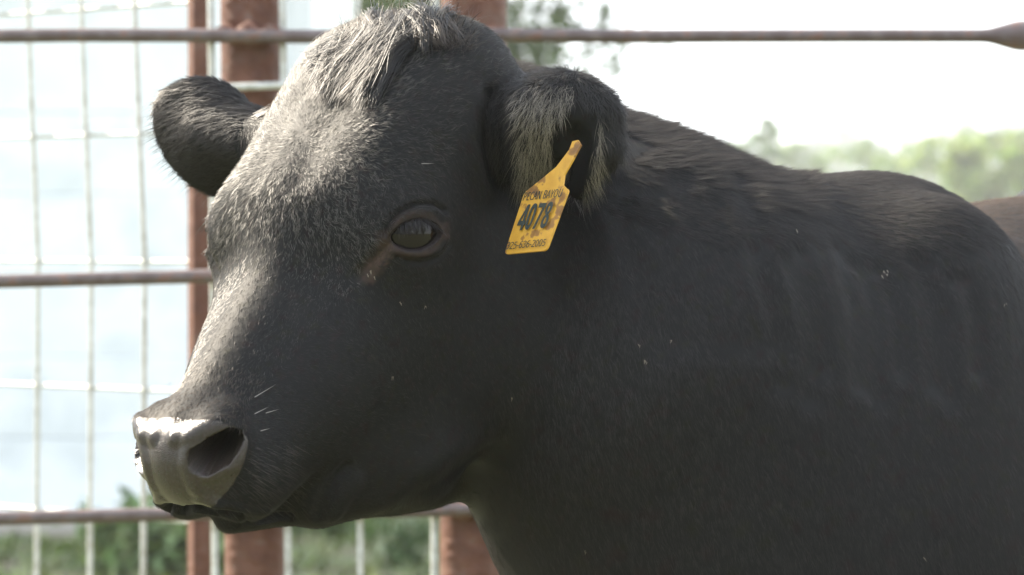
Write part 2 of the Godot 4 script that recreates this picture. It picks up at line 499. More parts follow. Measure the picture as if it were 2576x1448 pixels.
func muzzle_colour(p: Vector3) -> Color:
	var q := toH(p); var n := nz.get_noise_3dv(p * 1300.0); var n2 := nz.get_noise_3dv(p * 220.0)
	var n3 := nz.get_noise_3dv(p * 420.0)
	var c := Color(.031, .025, .021) * (1.0 + .18 * n + .18 * n2)
	if n3 > .45: c = c.lerp(Color(.05, .043, .042), .55)
	return c
class Hair:
	var v := PackedVector3Array()
	var n := PackedVector3Array()
	var c := PackedColorArray()
var hp := {"coat_hair": Hair.new(), "forelock": Hair.new(), "ear_hair": Hair.new(), "eyelashes": Hair.new(), "whiskers": Hair.new(), "straw_flecks": Hair.new()}
func strand(h: Hair, p: Vector3, n: Vector3, d: Vector3, len: float, w: float, droop: Vector3, segs: int, c0: Color, c1: Color):
	var side := d.cross(n).normalized() * w
	if segs == 1:                       # a thin cone of three faces
		var tip := p + d * len; var up := side.cross(d).normalized() * w; if up.dot(n) < 0: up = -up
		var b0 := p - side * .87 - up * .5; var b1 := p + side * .87 - up * .5; var b2 := p + up
		var nm := n * .75
		var n0 := (nm - side / w * .6).normalized(); var n1 := (nm + side / w * .6).normalized(); var n2 := (nm + up / w * .5).normalized()
		if (tip - b0).cross(b2 - b0).dot(n0 + n2) >= 0.0:
			h.v.append_array([b0, b2, tip, b2, b1, tip]); h.n.append_array([n0, n2, n2, n2, n1, n2])
		else:
			h.v.append_array([b2, b0, tip, b1, b2, tip]); h.n.append_array([n2, n0, n2, n1, n2, n2])
		h.c.append_array([c0, c0, c1, c0, c0, c1])
		return
	var q := p; var dd := d; var a := p - side; var b := p + side; var ca := c0
	for i in segs:
		dd = (dd + droop / segs).normalized(); q += dd * (len / segs)
		var k := 1.0 - float(i + 1) / segs; var cb := c0.lerp(c1, 1.0 - k)
		var a2 := q - side * (k * .8 + .1); var b2 := q + side * (k * .8 + .1)
		if i < segs - 1:
			var fl := (b2 - a).cross(b - a).dot(n) >= 0.0
			for x in ([a, b, b2, a, b2, a2] if fl else [b, a, b2, b2, a, a2]): h.v.append(x); h.n.append(n)
			for x in ([ca, ca, cb, ca, cb, cb] if fl else [ca, ca, cb, cb, ca, cb]): h.c.append(x)
		else:
			if (q - a).cross(b - a).dot(n) >= 0.0: h.v.append(a); h.v.append(b); h.v.append(q)
			else: h.v.append(b); h.v.append(a); h.v.append(q)
			for x in 3: h.n.append(n)
			h.c.append(ca); h.c.append(ca); h.c.append(cb)
		a = a2; b = b2; ca = cb
var far_ear: Vector3
var ear_cut: Array
func grow_hair(kinds: PackedByteArray):
	far_ear = P(500, 340, -.28)
	ear_cut = [P(1462, 290, .015), P(1440, 360, .003), P(1410, 490, -.005)]
	var whorl := H(.16, .03, -.0)
	var ch := hp["coat_hair"] as Hair; var fh := hp["forelock"] as Hair; var eh := hp["ear_hair"] as Hair
	for t in range(0, T.size(), 3):
		if kinds[t / 3] != 0: continue
		var ia := T[t]; var ib := T[t + 1]; var ic := T[t + 2]
		var a := V[ia]; var b := V[ib]; var c := V[ic]
		var m := (a + b + c) / 3.0
		if m.y < .78 or m.z < -1.0: continue
		var nn := (N[ia] + N[ib] + N[ic]).normalized()
		var face := nn.dot((EYE - m).normalized())
		if face < -.35: continue
		var px := unP(m)
		if px.x < 100 or px.x > 3000 or px.y > 1750: continue
		var area := (b - a).cross(c - a).length() * .5
		var q := toH(m)
		var on_head := q.x > -.02 and q.y > -.2 and absf(q.z) < .15 and m.distance_to(near_ear) > .055
		var dens := 0.62e6
		if m.z < -.45: dens = .25e6
		var want := area * dens
		var cnt := int(want) + (1 if rng.randf() < want - int(want) else 0)
		var am := Vector3(q.x, q.y, absf(q.z))
		var ee := m - eye_w; var lm := lid_m(ee.dot(ex), ee.dot(ey)) if ee.length() < .045 else -1.0
		if lm > -.0055: continue
		var d_near := m.distance_to(near_ear); var d_far := m.distance_to(far_ear)
		var mz := q.x > .40 and muzzle_in(q) > .0022
		if mz: continue
		var dir: Vector3; var len := .010; var lift := .16; var wild := .35; var w := .00016
		var col := Color(.0118, .0106, .0100); var tipc := Color(.0185, .0162, .0149); var sheen_share := 0.0
		if d_near < .066 and m.z > -.075:
			dir = Vector3(-.25, -.85, .3) if unP(m).x < 1450 else Vector3(.15, -.9, .2)
			len = .012; lift = .4; wild = .5
			if minf(seg(m, ear_cut[0], ear_cut[1]), seg(m, ear_cut[1], ear_cut[2])) < .0185: continue
		elif d_far < .085 and m.x < -.2:
			dir = Vector3(-.75, -.35, .1); len = .011; lift = .18; wild = .4; w = .0003
		elif q.x > -.03 and q.x < .47 and q.y > -.045 and absf(q.z) < .115 and q.x > 0.0:
			# front of the face: away from the whorl between the eyes
			var r := m - whorl; r -= nn * r.dot(nn)
			dir = r.normalized() if q.x < .26 else (hf + hs * q.z * 6.0)
			len = .0068 if q.x < .25 else .005; lift = .32 if q.x < .24 else .2; wild = .8 if q.x < .24 else .5
			sheen_share = .85 if absf(q.z) < .085 + .02 * nz.get_noise_3dv(m * 40.0) else .18  # sun sheen on the forehead, painted in as paler hairs
			if q.x > .27: sheen_share = .12
			if q.x > .36: col = Color(.022, .018, .015); tipc = Color(.060, .047, .036); len = .006
		elif on_head:
			dir = Vector3(.45, -.8, -.1) if q.x < .3 else Vector3(.75, -.35, -.2)
			len = .0065; lift = .10; wild = .3
			if q.x > .36: len = .0045; lift = .3
		else:
			dir = Vector3(.30, -.95, .0); len = .011; lift = .07; wild = .2
			if m.z < -.42: tipc = Color(.055, .041, .032); col = Color(.022, .016, .013)
			if nn.y > .6: dir = Vector3(.5, -.55, -.15); lift = .15; len = .012
			if nn.y > .78 and m.x < .26 and m.z > -.4: lift = .4; len = .016
		var tr := tear_at(q)
		if tr > .3: col = Color(.028, .019, .015); tipc = Color(.042, .028, .02); len *= .5; cnt = int(cnt * .4)
		for k in cnt:
			var u := rng.randf(); var v := rng.randf()
			if u + v > 1.0: u = 1.0 - u; v = 1.0 - v
			var p := a + (b - a) * u + (c - a) * v
			var n := (N[ia] * (1.0 - u - v) + N[ib] * u + N[ic] * v).normalized()
			var tg := (dir - n * dir.dot(n)).normalized()
			var bt := n.cross(tg)
			# locks: hairs of one small cell lean together
			var cs := .0045 if len > .008 else .0026
			var ci := Vector3i((p / cs).floor()); var hsh := hash(ci)
			var h1 := float(hsh & 1023) / 511.5 - 1.0; var h2 := float((hsh >> 10) & 1023) / 511.5 - 1.0
			var ang := nz.get_noise_3dv(p * 120.0) * wild * 1.6 + h1 * wild * .55 + rng.randf_range(-.18, .18)
			var lf := maxf(.03, lift * (1.0 + h2 * .6) + rng.randf_range(-.06, .08))
			var d := ((tg * cos(ang) + bt * sin(ang)) + n * lf).normalized()
			var stk := nz.get_noise_2d(p.dot(bt) * 300.0, p.dot(tg) * 24.0)
			var sh := 1.0 + h2 * .2 + stk * .2 + rng.randf_range(-.2, .22)
			var ln := len * rng.randf_range(.7, 1.2)
			var nr := (n + d * -.15 + bt * (h1 * .25 + stk * .4) + Vector3(rng.randf_range(-1, 1), rng.randf_range(-1, 1), rng.randf_range(-1, 1)) * .10).normalized()
			var sheen_hair := sheen_share > 0.0 and rng.randf() < sheen_share * (.8 + nz.get_noise_3dv(p * 60.0) * .7)
			strand(ch, p - n * .0005, nr, d, ln, w * rng.randf_range(.8, 1.3), Vector3.ZERO, 1, (Color(.040, .038, .034) if sheen_hair else col) * sh, (Color(.092, .087, .076) if sheen_hair else tipc) * sh)
		# fringes of the ears
		if d_near < .062 and m.z > -.07:
			var pe := unP(m); var k2 := area * 420000.0
			var left := pe.x < 1445.0
			var inner := left and pe.x > 1300 and pe.y > 215 or (pe.x > 1440 and pe.x < 1515 and pe.y > 300)
			if not inner: k2 *= .35
			for k in int(k2) + (1 if rng.randf() < k2 - int(k2) else 0):
				var p := a + (b - a) * rng.randf() * .6 + (c - a) * rng.randf() * .4
				var lc := nz.get_noise_3dv(p * 110.0); var lc2 := nz.get_noise_3dv(p * 110.0 + Vector3(50, 9, 3))
				var d: Vector3
				if left: d = Vector3(-.4 + lc * 1.2, -.5 + lc2 * .8, .3) if pe.y < 330 else Vector3(-.2 + lc * .8, -.9 + lc2 * .4, .1)
				else: d = Vector3(.2 + lc * .5, -.5 + lc2 * .4, .3)
				d = (d.normalized() + nn * .55 + Vector3(rng.randf_range(-.45, .45), rng.randf_range(-.45, .45), rng.randf_range(-.45, .45))).normalized()
				var c1 := Color(.23, .205, .17) if inner else Color(.03, .028, .026)
				if inner and lc2 > .25: c1 = Color(.035, .031, .028)
				c1 *= rng.randf_range(.6, 1.25)
				strand(eh, p, nn, d, rng.randf_range(.012, .024), .00022, Vector3(-.1 if left else .1, -.8, 0) - nn * .3, 3, c1 * .55, c1)
		elif d_far < .09 and m.x < -.2:
			var k2 := area * 60000.0
			for k in int(k2) + (1 if rng.randf() < k2 - int(k2) else 0):
				var p := a + (b - a) * rng.randf() * .6 + (c - a) * rng.randf() * .4
				var lc := nz.get_noise_3dv(p * 90.0)
				var d := (Vector3(-.8, -.3 + lc * .6, .1) + nn * .5).normalized()
				var c1 := Color(.028, .026, .025) * rng.randf_range(.6, 1.5)
				strand(eh, p, nn, d, rng.randf_range(.010, .020), .00024, Vector3(-.2, -.4, 0), 3, c1 * .6, c1)
func lashes():
	var h := hp["eyelashes"] as Hair; var wh := hp["whiskers"] as Hair
	for sg in [1.0, -1.0]:
		for i in 80:
			var t := rng.randf_range(-.75, .95); var x := t * .0208
			var yu := .0112 * pow(1.0 - t * t, .62) + .0035 * (t + 1.0) * .5 * (1.0 - t) - .001
			var p := eye_w + ex * x + ey * (yu + rng.randf_range(.0, .0012)) + eye_n * (.0015 - absf(t) * absf(t) * .006)
			var d := (eye_n * .75 - ey * .45 + ex * (t * .5 + rng.randf_range(-.2, .2))).normalized(); var n := ey
			if sg < 0:
				var a := toH(p); p = H(a.x, a.y, -a.z); var b := toH(ho + d); d = hf * b.x + hu * b.y - hs * b.z; var c := toH(ho + n); n = hf * c.x + hu * c.y - hs * c.z
			strand(h, p, n, d, rng.randf_range(.010, .018), .00022, -n * .6, 3, Color(.012, .011, .011), Color(.02, .018, .017))
	for q in [[640, 1000, 690, 975], [640, 1042, 672, 1030], [668, 1040, 700, 1035], [655, 1085, 675, 1082], [1060, 412, 1088, 415], [430, 965, 402, 985]]:
		var a := surf(q[0], q[1]); var b := surf(q[2], q[3]); var n := grad(a)
		strand(wh, a, n, ((b - a) + n * .004).normalized(), a.distance_to(b) * 1.1, .0004, Vector3.ZERO, 2, Color(.2, .19, .17), Color(.3, .28, .25))
	var fk := hp["straw_flecks"] as Hair
	for q in [[2222, 690], [2228, 697], [2216, 700], [2230, 685], [2525, 768], [1627, 912], [1624, 905], [1005, 762], [1066, 768], [982, 946], [1285, 998], [1480, 1385], [2320, 1405], [2000, 585], [1690, 860], [1610, 870], [925, 690], [940, 697], [932, 680]]:
		for k in 2:
			var a := surf(q[0] + rng.randf_range(-3, 3), q[1] + rng.randf_range(-3, 3)); var n := grad(a)
			strand(fk, a + n * .003, n, (Vector3(rng.randf_range(-.5, .5), -1, .1) + n * .2).normalized(), rng.randf_range(.002, .004), .0005, Vector3.ZERO, 2, Color(.13, .11, .085), Color(.16, .14, .11))
	for i in 260:
		var px := rng.randf_range(560, 760); var py := rng.randf_range(1120, 1300)
		if is_muzzle(toH(surf(px, py))): continue
		var a := surf(px, py); var n := grad(a)
		strand(wh, a, n, (n * .5 + Vector3(.8, -.3, 0)).normalized(), rng.randf_range(.006, .014), .00018, Vector3.DOWN * .3, 2, Color(.02, .018, .017), Color(.09, .08, .07))
func forelock():                                  # locks of long hair that fall from the poll over the forehead
	rng.seed = 1234
	var h := hp["forelock"] as Hair; var locks: Array = []
	for i in 120:
		var t := rng.randf(); var root: Vector2; var tip: Vector2
		if i < 92:
			root = Vector2(lerpf(850, 1050, t) + rng.randf_range(-12, 12), lerpf(100, 42, t) + rng.randf_range(0, 70))
			tip = Vector2(lerpf(790, 935, t) + rng.randf_range(-30, 30), lerpf(205, 215, t) + rng.randf_range(-45, 65))
		else:
			root = Vector2(rng.randf_range(930, 1150), rng.randf_range(34, 80)); tip = root + Vector2(rng.randf_range(-40, 70), rng.randf_range(30, 70))
		locks.append([root, tip, i < 92])
	for l in locks:
		var n0 := Vector3.ZERO; var ctr: Array = []; var nrm: Array = []
		var wav := rng.randf_range(-1, 1); var hgt := rng.randf_range(.002, .008)
		for k in 7:
			var u := k / 6.0; var v: Vector2 = (l[0] as Vector2).lerp(l[1], u) + Vector2(16.0 * sin(u * 4.0 + wav * 3.0) * wav, 0)
			v.x = maxf(v.x, 815.0 - (v.y - 110.0) * .78); var w := surf(v.x, v.y); var n := grad(w)
			if w.z < -.6: break
			ctr.append(w + n * (hgt * sin(minf(1.0, u * 2.2 + .15) * PI * .5) * (1.0 - .5 * u))); nrm.append(n)
		if ctr.size() < 4: continue
		var warm := rng.randf() < .3
		for j in 80:
			var off := Vector2(rng.randfn(), rng.randfn()) * .0042; var last := Vector3.ZERO; var f := rng.randf_range(.6, 1.0)
			var fz := Vector3(rng.randfn(), rng.randfn(), rng.randfn()) * .0034
			var c1 := (Color(.042, .033, .026) if warm else Color(.016, .015, .014)) * rng.randf_range(.6, 1.35)
			var m := int(ceil((ctr.size() - 1) * f)); var w := .00024
			for k in m:
				var u := float(k) / m; var u2 := float(k + 1) / m
				var sd: Vector3 = ((ctr[k + 1] - ctr[k]) as Vector3).cross(nrm[k]).normalized()
				var o1: Vector3 = sd * off.x * (1.0 - .65 * u) + (nrm[k] as Vector3) * absf(off.y) * (1.0 - .5 * u) + fz * u * u
				var o2: Vector3 = sd * off.x * (1.0 - .65 * u2) + (nrm[k + 1] as Vector3) * absf(off.y) * (1.0 - .5 * u2) + fz * u2 * u2
				var a: Vector3 = ctr[k] + o1; var b: Vector3 = ctr[k + 1] + o2; var n: Vector3 = nrm[k]
				n = (n + sd * (off.x * 120.0)).normalized(); var w2 := w * (1.0 if k < m - 1 else .15)
				var q := [a - sd * w, a + sd * w, b + sd * w2, b - sd * w2]
				var fl := ((q[2] - q[0]) as Vector3).cross(q[1] - q[0]).dot(n) >= 0.0
				for id in ([0, 1, 2, 0, 2, 3] if fl else [1, 0, 2, 2, 0, 3]): h.v.append(q[id]); h.n.append(n); h.c.append(c1 * (.6 + .4 * u))
	# short tousled hair that stands off the top of the poll
	for i in 1500:
		var px := rng.randf_range(860, 1200); var py := rng.randf_range(20, 130); var w := surf(px, py)
		if w.z < -.5: continue
		var n := grad(w); var lc := nz.get_noise_3dv(w * 110.0); var lc2 := nz.get_noise_3dv(w * 110.0 + Vector3(9, 5, 2))
		var d := (n * .6 + Vector3(lc * 1.3, .5 + lc2, .2) + Vector3(rng.randfn(), rng.randfn(), rng.randfn()) * .2).normalized()
		var c1 := Color(.07, .054, .041) * rng.randf_range(.5, 1.3)
		strand(h, w, n, d, rng.randf_range(.010, .024), .0002, Vector3(lc2, -.7, lc), 4, c1 * .6, c1)
func build_bull():
	nz.seed = 3; nz.frequency = 1.0; nz.fractal_octaves = 2; nz.noise_type = FastNoiseLite.TYPE_SIMPLEX
	var t0 := Time.get_ticks_msec()
	near_ear = P(1420, 330, -.015)
	bull_solid(); features()
	tear = toH(surf(972, 622)); tear2 = toH(surf(922, 690))
	mesh_field(Vector3(-.5, 0, -1.9), Vector3(1.4, 1.5, .4))
	print("mesh ", Time.get_ticks_msec() - t0, " t ", T.size() / 3)
	refine(3); var V0 := V.duplicate(); sculpt()
	print("sculpted ", Time.get_ticks_msec() - t0, " t ", T.size() / 3)
	var bull := thing("bull", "black bull with a yellow tag hanging from its ear, head turned towards the camera", "bull", Vector3.ZERO)
	var kinds := PackedByteArray(); kinds.resize(T.size() / 3)
	var tb := PackedInt32Array(); var tm := PackedInt32Array()
	for t in range(0, T.size(), 3):
		var q := toH((V0[T[t]] + V0[T[t + 1]] + V0[T[t + 2]]) / 3.0)
		if q.x > .38 and q.x < .6 and is_muzzle(q): kinds[t / 3] = 1; tm.append_array([T[t], T[t + 1], T[t + 2]])
		else: tb.append_array([T[t], T[t + 1], T[t + 2]])
	var hide := StandardMaterial3D.new(); hide.vertex_color_use_as_albedo = true; hide.roughness = .6; hide.metallic_specular = .25
	var wet := StandardMaterial3D.new(); wet.vertex_color_use_as_albedo = true; wet.roughness = .27; wet.metallic_specular = .45
	wet.normal_enabled = true; wet.normal_texture = bump_tex(5, .05, 5.0); wet.normal_scale = 1.3; tri(wet, 28.0)
	for e in [[tb, "body", hide, false], [tm, "muzzle", wet, true]]:
		var ids: PackedInt32Array = e[0]; var map := {}; var vv := PackedVector3Array(); var nv := PackedVector3Array(); var cv := PackedColorArray(); var iv := PackedInt32Array()
		for i in ids:
			if not map.has(i):
				map[i] = vv.size(); vv.append(V[i]); nv.append(N[i]); cv.append(muzzle_colour(V0[i]) if e[3] else hide_colour(V[i]))
			iv.append(map[i])
		var arr := []; arr.resize(Mesh.ARRAY_MAX); arr[Mesh.ARRAY_VERTEX] = vv; arr[Mesh.ARRAY_NORMAL] = nv; arr[Mesh.ARRAY_COLOR] = cv; arr[Mesh.ARRAY_INDEX] = iv
		var am := ArrayMesh.new(); am.add_surface_from_arrays(Mesh.PRIMITIVE_TRIANGLES, arr)
		var o := part(e[1], am, e[2], bull)
		if e[3]: o.set_meta("label", "bare grey muzzle pad, wet and shiny")
	# eyes
	var em := mat(lin(.008, .006, .005), .03); em.metallic_specular = .37
	for sg in [1.0, -1.0]:
		var q := toH(eye_c); var sp := SphereMesh.new(); sp.radius = eye_r; sp.height = eye_r * 2; sp.radial_segments = 64; sp.rings = 32
		part("eye", sp, em, bull, H(q.x, q.y, q.z * sg))
	# hooves
	var hm := mat(lin(.03, .026, .022), .5)
	for f in feet:
		var st := tube([Vector3(f.x, .001, f.z), Vector3(f.x, .01, f.z), Vector3(f.x, .06, f.z)], [.064, .064, .056], 20)
		part("hoof", st, hm, bull)
	grow_hair(kinds)
	lashes(); forelock()
	var hairm := StandardMaterial3D.new(); hairm.vertex_color_use_as_albedo = true; hairm.roughness = .5; hairm.metallic_specular = .40; hairm.cull_mode = BaseMaterial3D.CULL_DISABLED
	for k in hp:
		var h: Hair = hp[k]; var arr := []; arr.resize(Mesh.ARRAY_MAX); arr[Mesh.ARRAY_VERTEX] = h.v; arr[Mesh.ARRAY_NORMAL] = h.n; arr[Mesh.ARRAY_COLOR] = h.c
		var am := ArrayMesh.new(); am.add_surface_from_arrays(Mesh.PRIMITIVE_TRIANGLES, arr)
		var o := part(k, am, hairm, bull); o.set_meta("kind", "stuff")
		print(k, " ", h.v.size() / 3)
	print("hair ", Time.get_ticks_msec() - t0)
# ---------------------------------------------------------------- fence, gate, shed, ground, plants
var rust: StandardMaterial3D
var rust2: StandardMaterial3D
var wirem: StandardMaterial3D
func gpix(px: float, py: float) -> Vector3:      # the point of level ground seen at a pixel
	var d := P(px, py, 0.0) - EYE
	return EYE + d * (-EYE.y / d.y)
func leafy(pos: Array, sizes: Array, cols: Array, seed_n: int) -> ArrayMesh:    # many small leaf faces
	var r := RandomNumberGenerator.new(); r.seed = seed_n
	var vv := PackedVector3Array(); var nv := PackedVector3Array(); var cv := PackedColorArray()
	for i in pos.size():
		var b := Basis(Vector3(r.randf_range(-1, 1), r.randf_range(-1, 1), r.randf_range(-1, 1)).normalized(), r.randf() * TAU)
		var s: float = sizes[i]; var p: Vector3 = pos[i]; var n := b.y
		var q := [p - b.x * s, p - b.z * s * .45, p + b.x * s, p + b.z * s * .45]
		for k in [0, 1, 2, 0, 2, 3]: vv.append(q[k]); nv.append(n); cv.append(cols[i])
	var arr := []; arr.resize(Mesh.ARRAY_MAX); arr[Mesh.ARRAY_VERTEX] = vv; arr[Mesh.ARRAY_NORMAL] = nv; arr[Mesh.ARRAY_COLOR] = cv
	var am := ArrayMesh.new(); am.add_surface_from_arrays(Mesh.PRIMITIVE_TRIANGLES, arr); return am
var leafm: StandardMaterial3D
var barkm: StandardMaterial3D
func tree(called: String, label: String, at: Vector3, h: float, crown_lo: float, rad: float, leaves: int, leaf: float, col: Color, sd: int, group := "", cat := "tree"):
	var nclump := 44 if leaves < 6000 else 90
	var t := thing(called, label, cat, at, group)
	var r := RandomNumberGenerator.new(); r.seed = sd
	var tr := h * .022 + .02
	part("trunk", tube([Vector3(0, -.2, 0), Vector3(tr * .3, h * .2, 0), Vector3(-tr, h * .45, tr), Vector3(0, h * .8, 0)], [tr * 1.4, tr, tr * .7, tr * .2], 9), barkm, t)
	var clumps: Array = []
	for i in nclump:
		var u := r.randf(); var yy := lerpf(crown_lo, h, u)
		var rr := rad * sqrt(maxf(.05, 1.0 - pow((u - .42) / .6, 2.0))) * r.randf_range(.35, .95); var a := r.randf() * TAU
		clumps.append([Vector3(cos(a) * rr, yy, sin(a) * rr), rad * r.randf_range(.22, .42)])
	var limb: Array = []
	for i in 6:
		var c: Array = clumps[i * 4]
		var cp: Vector3 = c[0]
		part("limb", tube([Vector3(0, maxf(h * .18, cp.y * .45), 0), Vector3(cp.x * .5, cp.y * .8, cp.z * .5), cp], [tr * .5, tr * .3, tr * .1], 6), barkm, t)
	var pos: Array = []; var sz: Array = []; var cs: Array = []
	for i in leaves:
		var c: Array = clumps[r.randi() % clumps.size()]
		var d := Vector3(r.randfn(), r.randfn() * .8, r.randfn()) * .5
		pos.append((c[0] as Vector3) + d * (c[1] as float)); sz.append(leaf * r.randf_range(.6, 1.3))
		var v := r.randf_range(.65, 1.35); cs.append(Color(col.r * v * r.randf_range(.85, 1.25), col.g * v, col.b * v))
	part("crown", leafy(pos, sz, cs, sd + 1), leafm, t)
	return t
func setting():
	# ground
	var gm := StandardMaterial3D.new(); gm.roughness = .95
	gm.albedo_texture = noise_tex(11, .012, [[0.0, lin(.135, .105, .07)], [.30, lin(.12, .10, .06)], [.5, lin(.11, .12, .055)], [.7, lin(.10, .135, .05)], [1.0, lin(.12, .16, .065)]], 1024, 5)
	tri(gm, .16)
	var pm := PlaneMesh.new(); pm.size = Vector2(3000, 3000); pm.subdivide_depth = 4
	var g := part("ground", pm, gm, self); g.set_meta("kind", "structure"); g.position = Vector3(0, 0, -600)
	leafm = StandardMaterial3D.new(); leafm.vertex_color_use_as_albedo = true; leafm.roughness = .6; leafm.cull_mode = BaseMaterial3D.CULL_DISABLED; leafm.backlight_enabled = true; leafm.backlight = Color(.7, .8, .35)
	barkm = mat(lin(.09, .07, .055), .9); barkm.albedo_texture = noise_tex(21, .03, [[0.0, Color(.6, .55, .5)], [1.0, Color(1, 1, 1)]], 256); tri(barkm, 3.0)
	# rusty pipe
	rust = StandardMaterial3D.new(); rust.roughness = .62; rust.metallic_specular = .45
	rust.albedo_texture = noise_tex(31, .02, [[0.0, lin(.075, .030, .019)], [.45, lin(.10, .040, .024)], [.65, lin(.12, .050, .029)], [.85, lin(.125, .070, .05)], [1.0, lin(.14, .09, .07)]], 512, 5); tri(rust, 2.2)
	rust.normal_enabled = true; rust.normal_texture = bump_tex(33, .08, 3.0, 256); rust.normal_scale = .5
	rust2 = StandardMaterial3D.new(); rust2.roughness = .5; rust2.metallic_specular = .5
	rust2.albedo_texture = noise_tex(35, .015, [[0.0, lin(.070, .046, .042)], [.5, lin(.095, .070, .067)], [.66, lin(.12, .098, .096)], [.8, lin(.15, .075, .055)], [1.0, lin(.12, .10, .10)]], 512, 5); tri(rust2, 2.6)
	wirem = mat(lin(.55, .57, .55), .5); wirem.metallic = .1
	var wt := noise_tex(41, .03, [[0.0, Color(.72, .7, .66)], [.6, Color(1, 1, 1)], [1.0, Color(.85, .8, .74)]], 256); wirem.albedo_texture = wt; tri(wirem, 4.0)
	var fz := -2.12
	var fence := thing("pipe_fence", "rusty pipe fence with horizontal rods and a wire panel, close behind the bull", "fence", Vector3.ZERO)
	# posts
	for q in [[-420, 80, -420, 0], [623, 78, 634, 628], [1191, 83.5, 1188, 1188], [3350, 80, 3350, 0]]:
		var x0: float = P(q[0], 100, fz).x; var x1: float = P(q[2], 1448, fz).x; var r: float = q[1] / F * (EYE.z - fz)
		var lean := (x0 - x1) / .75; var ptop := 1.85; var zc := fz - r - .02
		part("post", tube([Vector3(x1 - lean * .65, -.3, zc), Vector3(x1, .76, zc), Vector3(x0, 1.5, zc), Vector3(x0 + lean * .3, ptop - .012, zc), Vector3(x0 + lean * .3, ptop, zc)], [r, r, r, r, r * .9], 36), rust, fence)
	# rods
	var rr := 17.5 / F * (EYE.z - fz)
	for y in [[90, 90], [707, 684], [1304, 1281]]:
		var a := P(-1500, y[0] + (y[0] - y[1]) * 1.27, fz); var b := P(3600, lerpf(y[0], y[1], 3600 / 1180.0), fz); var pts: Array = []; var rs: Array = []
		if y[0] == 90:
			for i in 15: pts.append(a.lerp(P(2440, 90, fz), i / 14.0)); rs.append(rr)
			for i in 12:
				var x := 2455.0 + i * 12.0; pts.append(P(x, 90, fz)); rs.append(rr * (1.0 + 1.25 * smoothstep(2470.0, 2575.0, x)))
			for x in [2600, 2700, 2702]: pts.append(P(x, 90, fz)); rs.append(rr * 2.25)
			for x in [2706, 2800, 2830, 3600]: pts.append(P(x, 90, fz)); rs.append(rr * (1.7 if x < 2820 else 1.0))
		else:
			for i in 15: pts.append(a.lerp(b, i / 14.0)); rs.append(rr)
		for i in pts.size(): pts[i] += Vector3(0, .0011 * sin(i * 1.9 + y[0]), .0008 * sin(i * 2.7)) if i < 13 else Vector3.ZERO
		part("rod", tube(pts, rs, 20), rust2, fence)
		for x in [-420, 623, 1191, 3350]:                                   # welds
			var w := P(x, 90 if y[0] == 90 else lerpf(y[0], y[1], x / 1180.0), fz - .012); var wp: Array = []; var wr: Array = []
			for i in 9:
				wp.append(w + Vector3((i - 4) * .0095, .004 * sin(i * 2.0), 0)); wr.append(.011 + .006 * sin(i * 1.7 + x) * .5 + .005 * (1.0 - absf(i - 4) / 4.0))
			part("weld", tube(wp, wr, 10), rust, fence)
	# wire panel between the posts: uprights in front of the posts' faces, cross wires welded to them
	var wz := fz - .014
	for q in [[529, 541], [709, 724], [898, 906], [1096, 1092]]:
		var a := P(q[0], -60, wz); var b := P(q[1], 1448, wz); var dd := (b - a) / (a.y - b.y)
		part("upright_wire", tube([a, a.lerp(b, .3) + Vector3(.001, 0, 0), a.lerp(b, .7), b, b + dd * .55], [.0052, .0052, .0052, .0052, .0052], 10), wirem, fence)
	for y in [[222, 200], [556, 556], [900, 900], [1243, 1240]]:
		part("cross_wire", tube([P(522, y[0], wz + .008), P(800, lerpf(y[0], y[1], .5), wz + .008), P(1104, y[1], wz + .008)], [.0055, .0055, .0055], 10), wirem, fence)
	# gate behind, standing half open: square upright and a wire panel that recedes
	var gz := -2.84
	var gate := thing("wire_gate", "rusty square-tube gate with pale wire mesh, ajar behind the rods", "gate", Vector3.ZERO)
	var dirg := Vector3(-.72, 0, -.69); var g0 := P(500, 660, gz); g0.y = 0
	var top_x := P(500, 0, gz).x - P(496, 1448, gz).x
	var up := part("upright", box(Vector3(.029, 1.78, .029), .002), rust, gate, Vector3(g0.x, .93, gz)); up.rotation.y = deg_to_rad(24.0)
	var back := g0 + dirg * 1.5
	var up2 := part("upright", box(Vector3(.029, 1.78, .029), .002), rust, gate, Vector3(back.x, .93, back.z)); up2.rotation.y = deg_to_rad(-24.0)
	for k in 6:
		var yy := 1.2 + (k - 3) * .2032
		part("cross_wire", tube([Vector3(g0.x, yy, gz) + dirg * .012, Vector3(g0.x, yy + .003, gz) + dirg * .7, Vector3(back.x, yy, back.z) - dirg * .012], [.0036, .0036, .0036], 9), wirem, gate)
	for k in 8:
		var kk := (352.0 - k * 134.0 - 1288.0) / F; var s: float = (g0.x - kk * (3.0 - gz)) / (.72 + .69 * kk)
		var b := Vector3(g0.x, 0, gz) + dirg * s + Vector3(0, 0, .009)
		part("upright_wire", tube([b + Vector3(.004, .45, 0), b + Vector3(.006, .85, 0), b + Vector3(.008, 1.2, 0), b + Vector3(-.002, 1.45, 0), b + Vector3(-.012, 1.72, 0)], [.0046, .0046, .0046, .0046, .0046], 10), wirem, gate)
	for yy in [.08, 1.78]:
		var rail := part("rail", box(Vector3(1.47, .029, .029), .002), rust, gate, (Vector3(g0.x, yy, gz) + back + Vector3(0, yy if false else 0.0, 0)) * .5)
		rail.position = (Vector3(g0.x, yy, gz) + Vector3(back.x, yy, back.z)) * .5; rail.rotation.y = atan2(-dirg.z, dirg.x)
	# shed
	var sz := -13.6; var sx := P(786, 660, sz).x; var sw := 7.0
	var shed := thing("metal_shed", "pale blue-white metal shed with lapped horizontal siding, beyond the fence", "shed", Vector3(sx - sw * .5, 0, sz - 3.0))
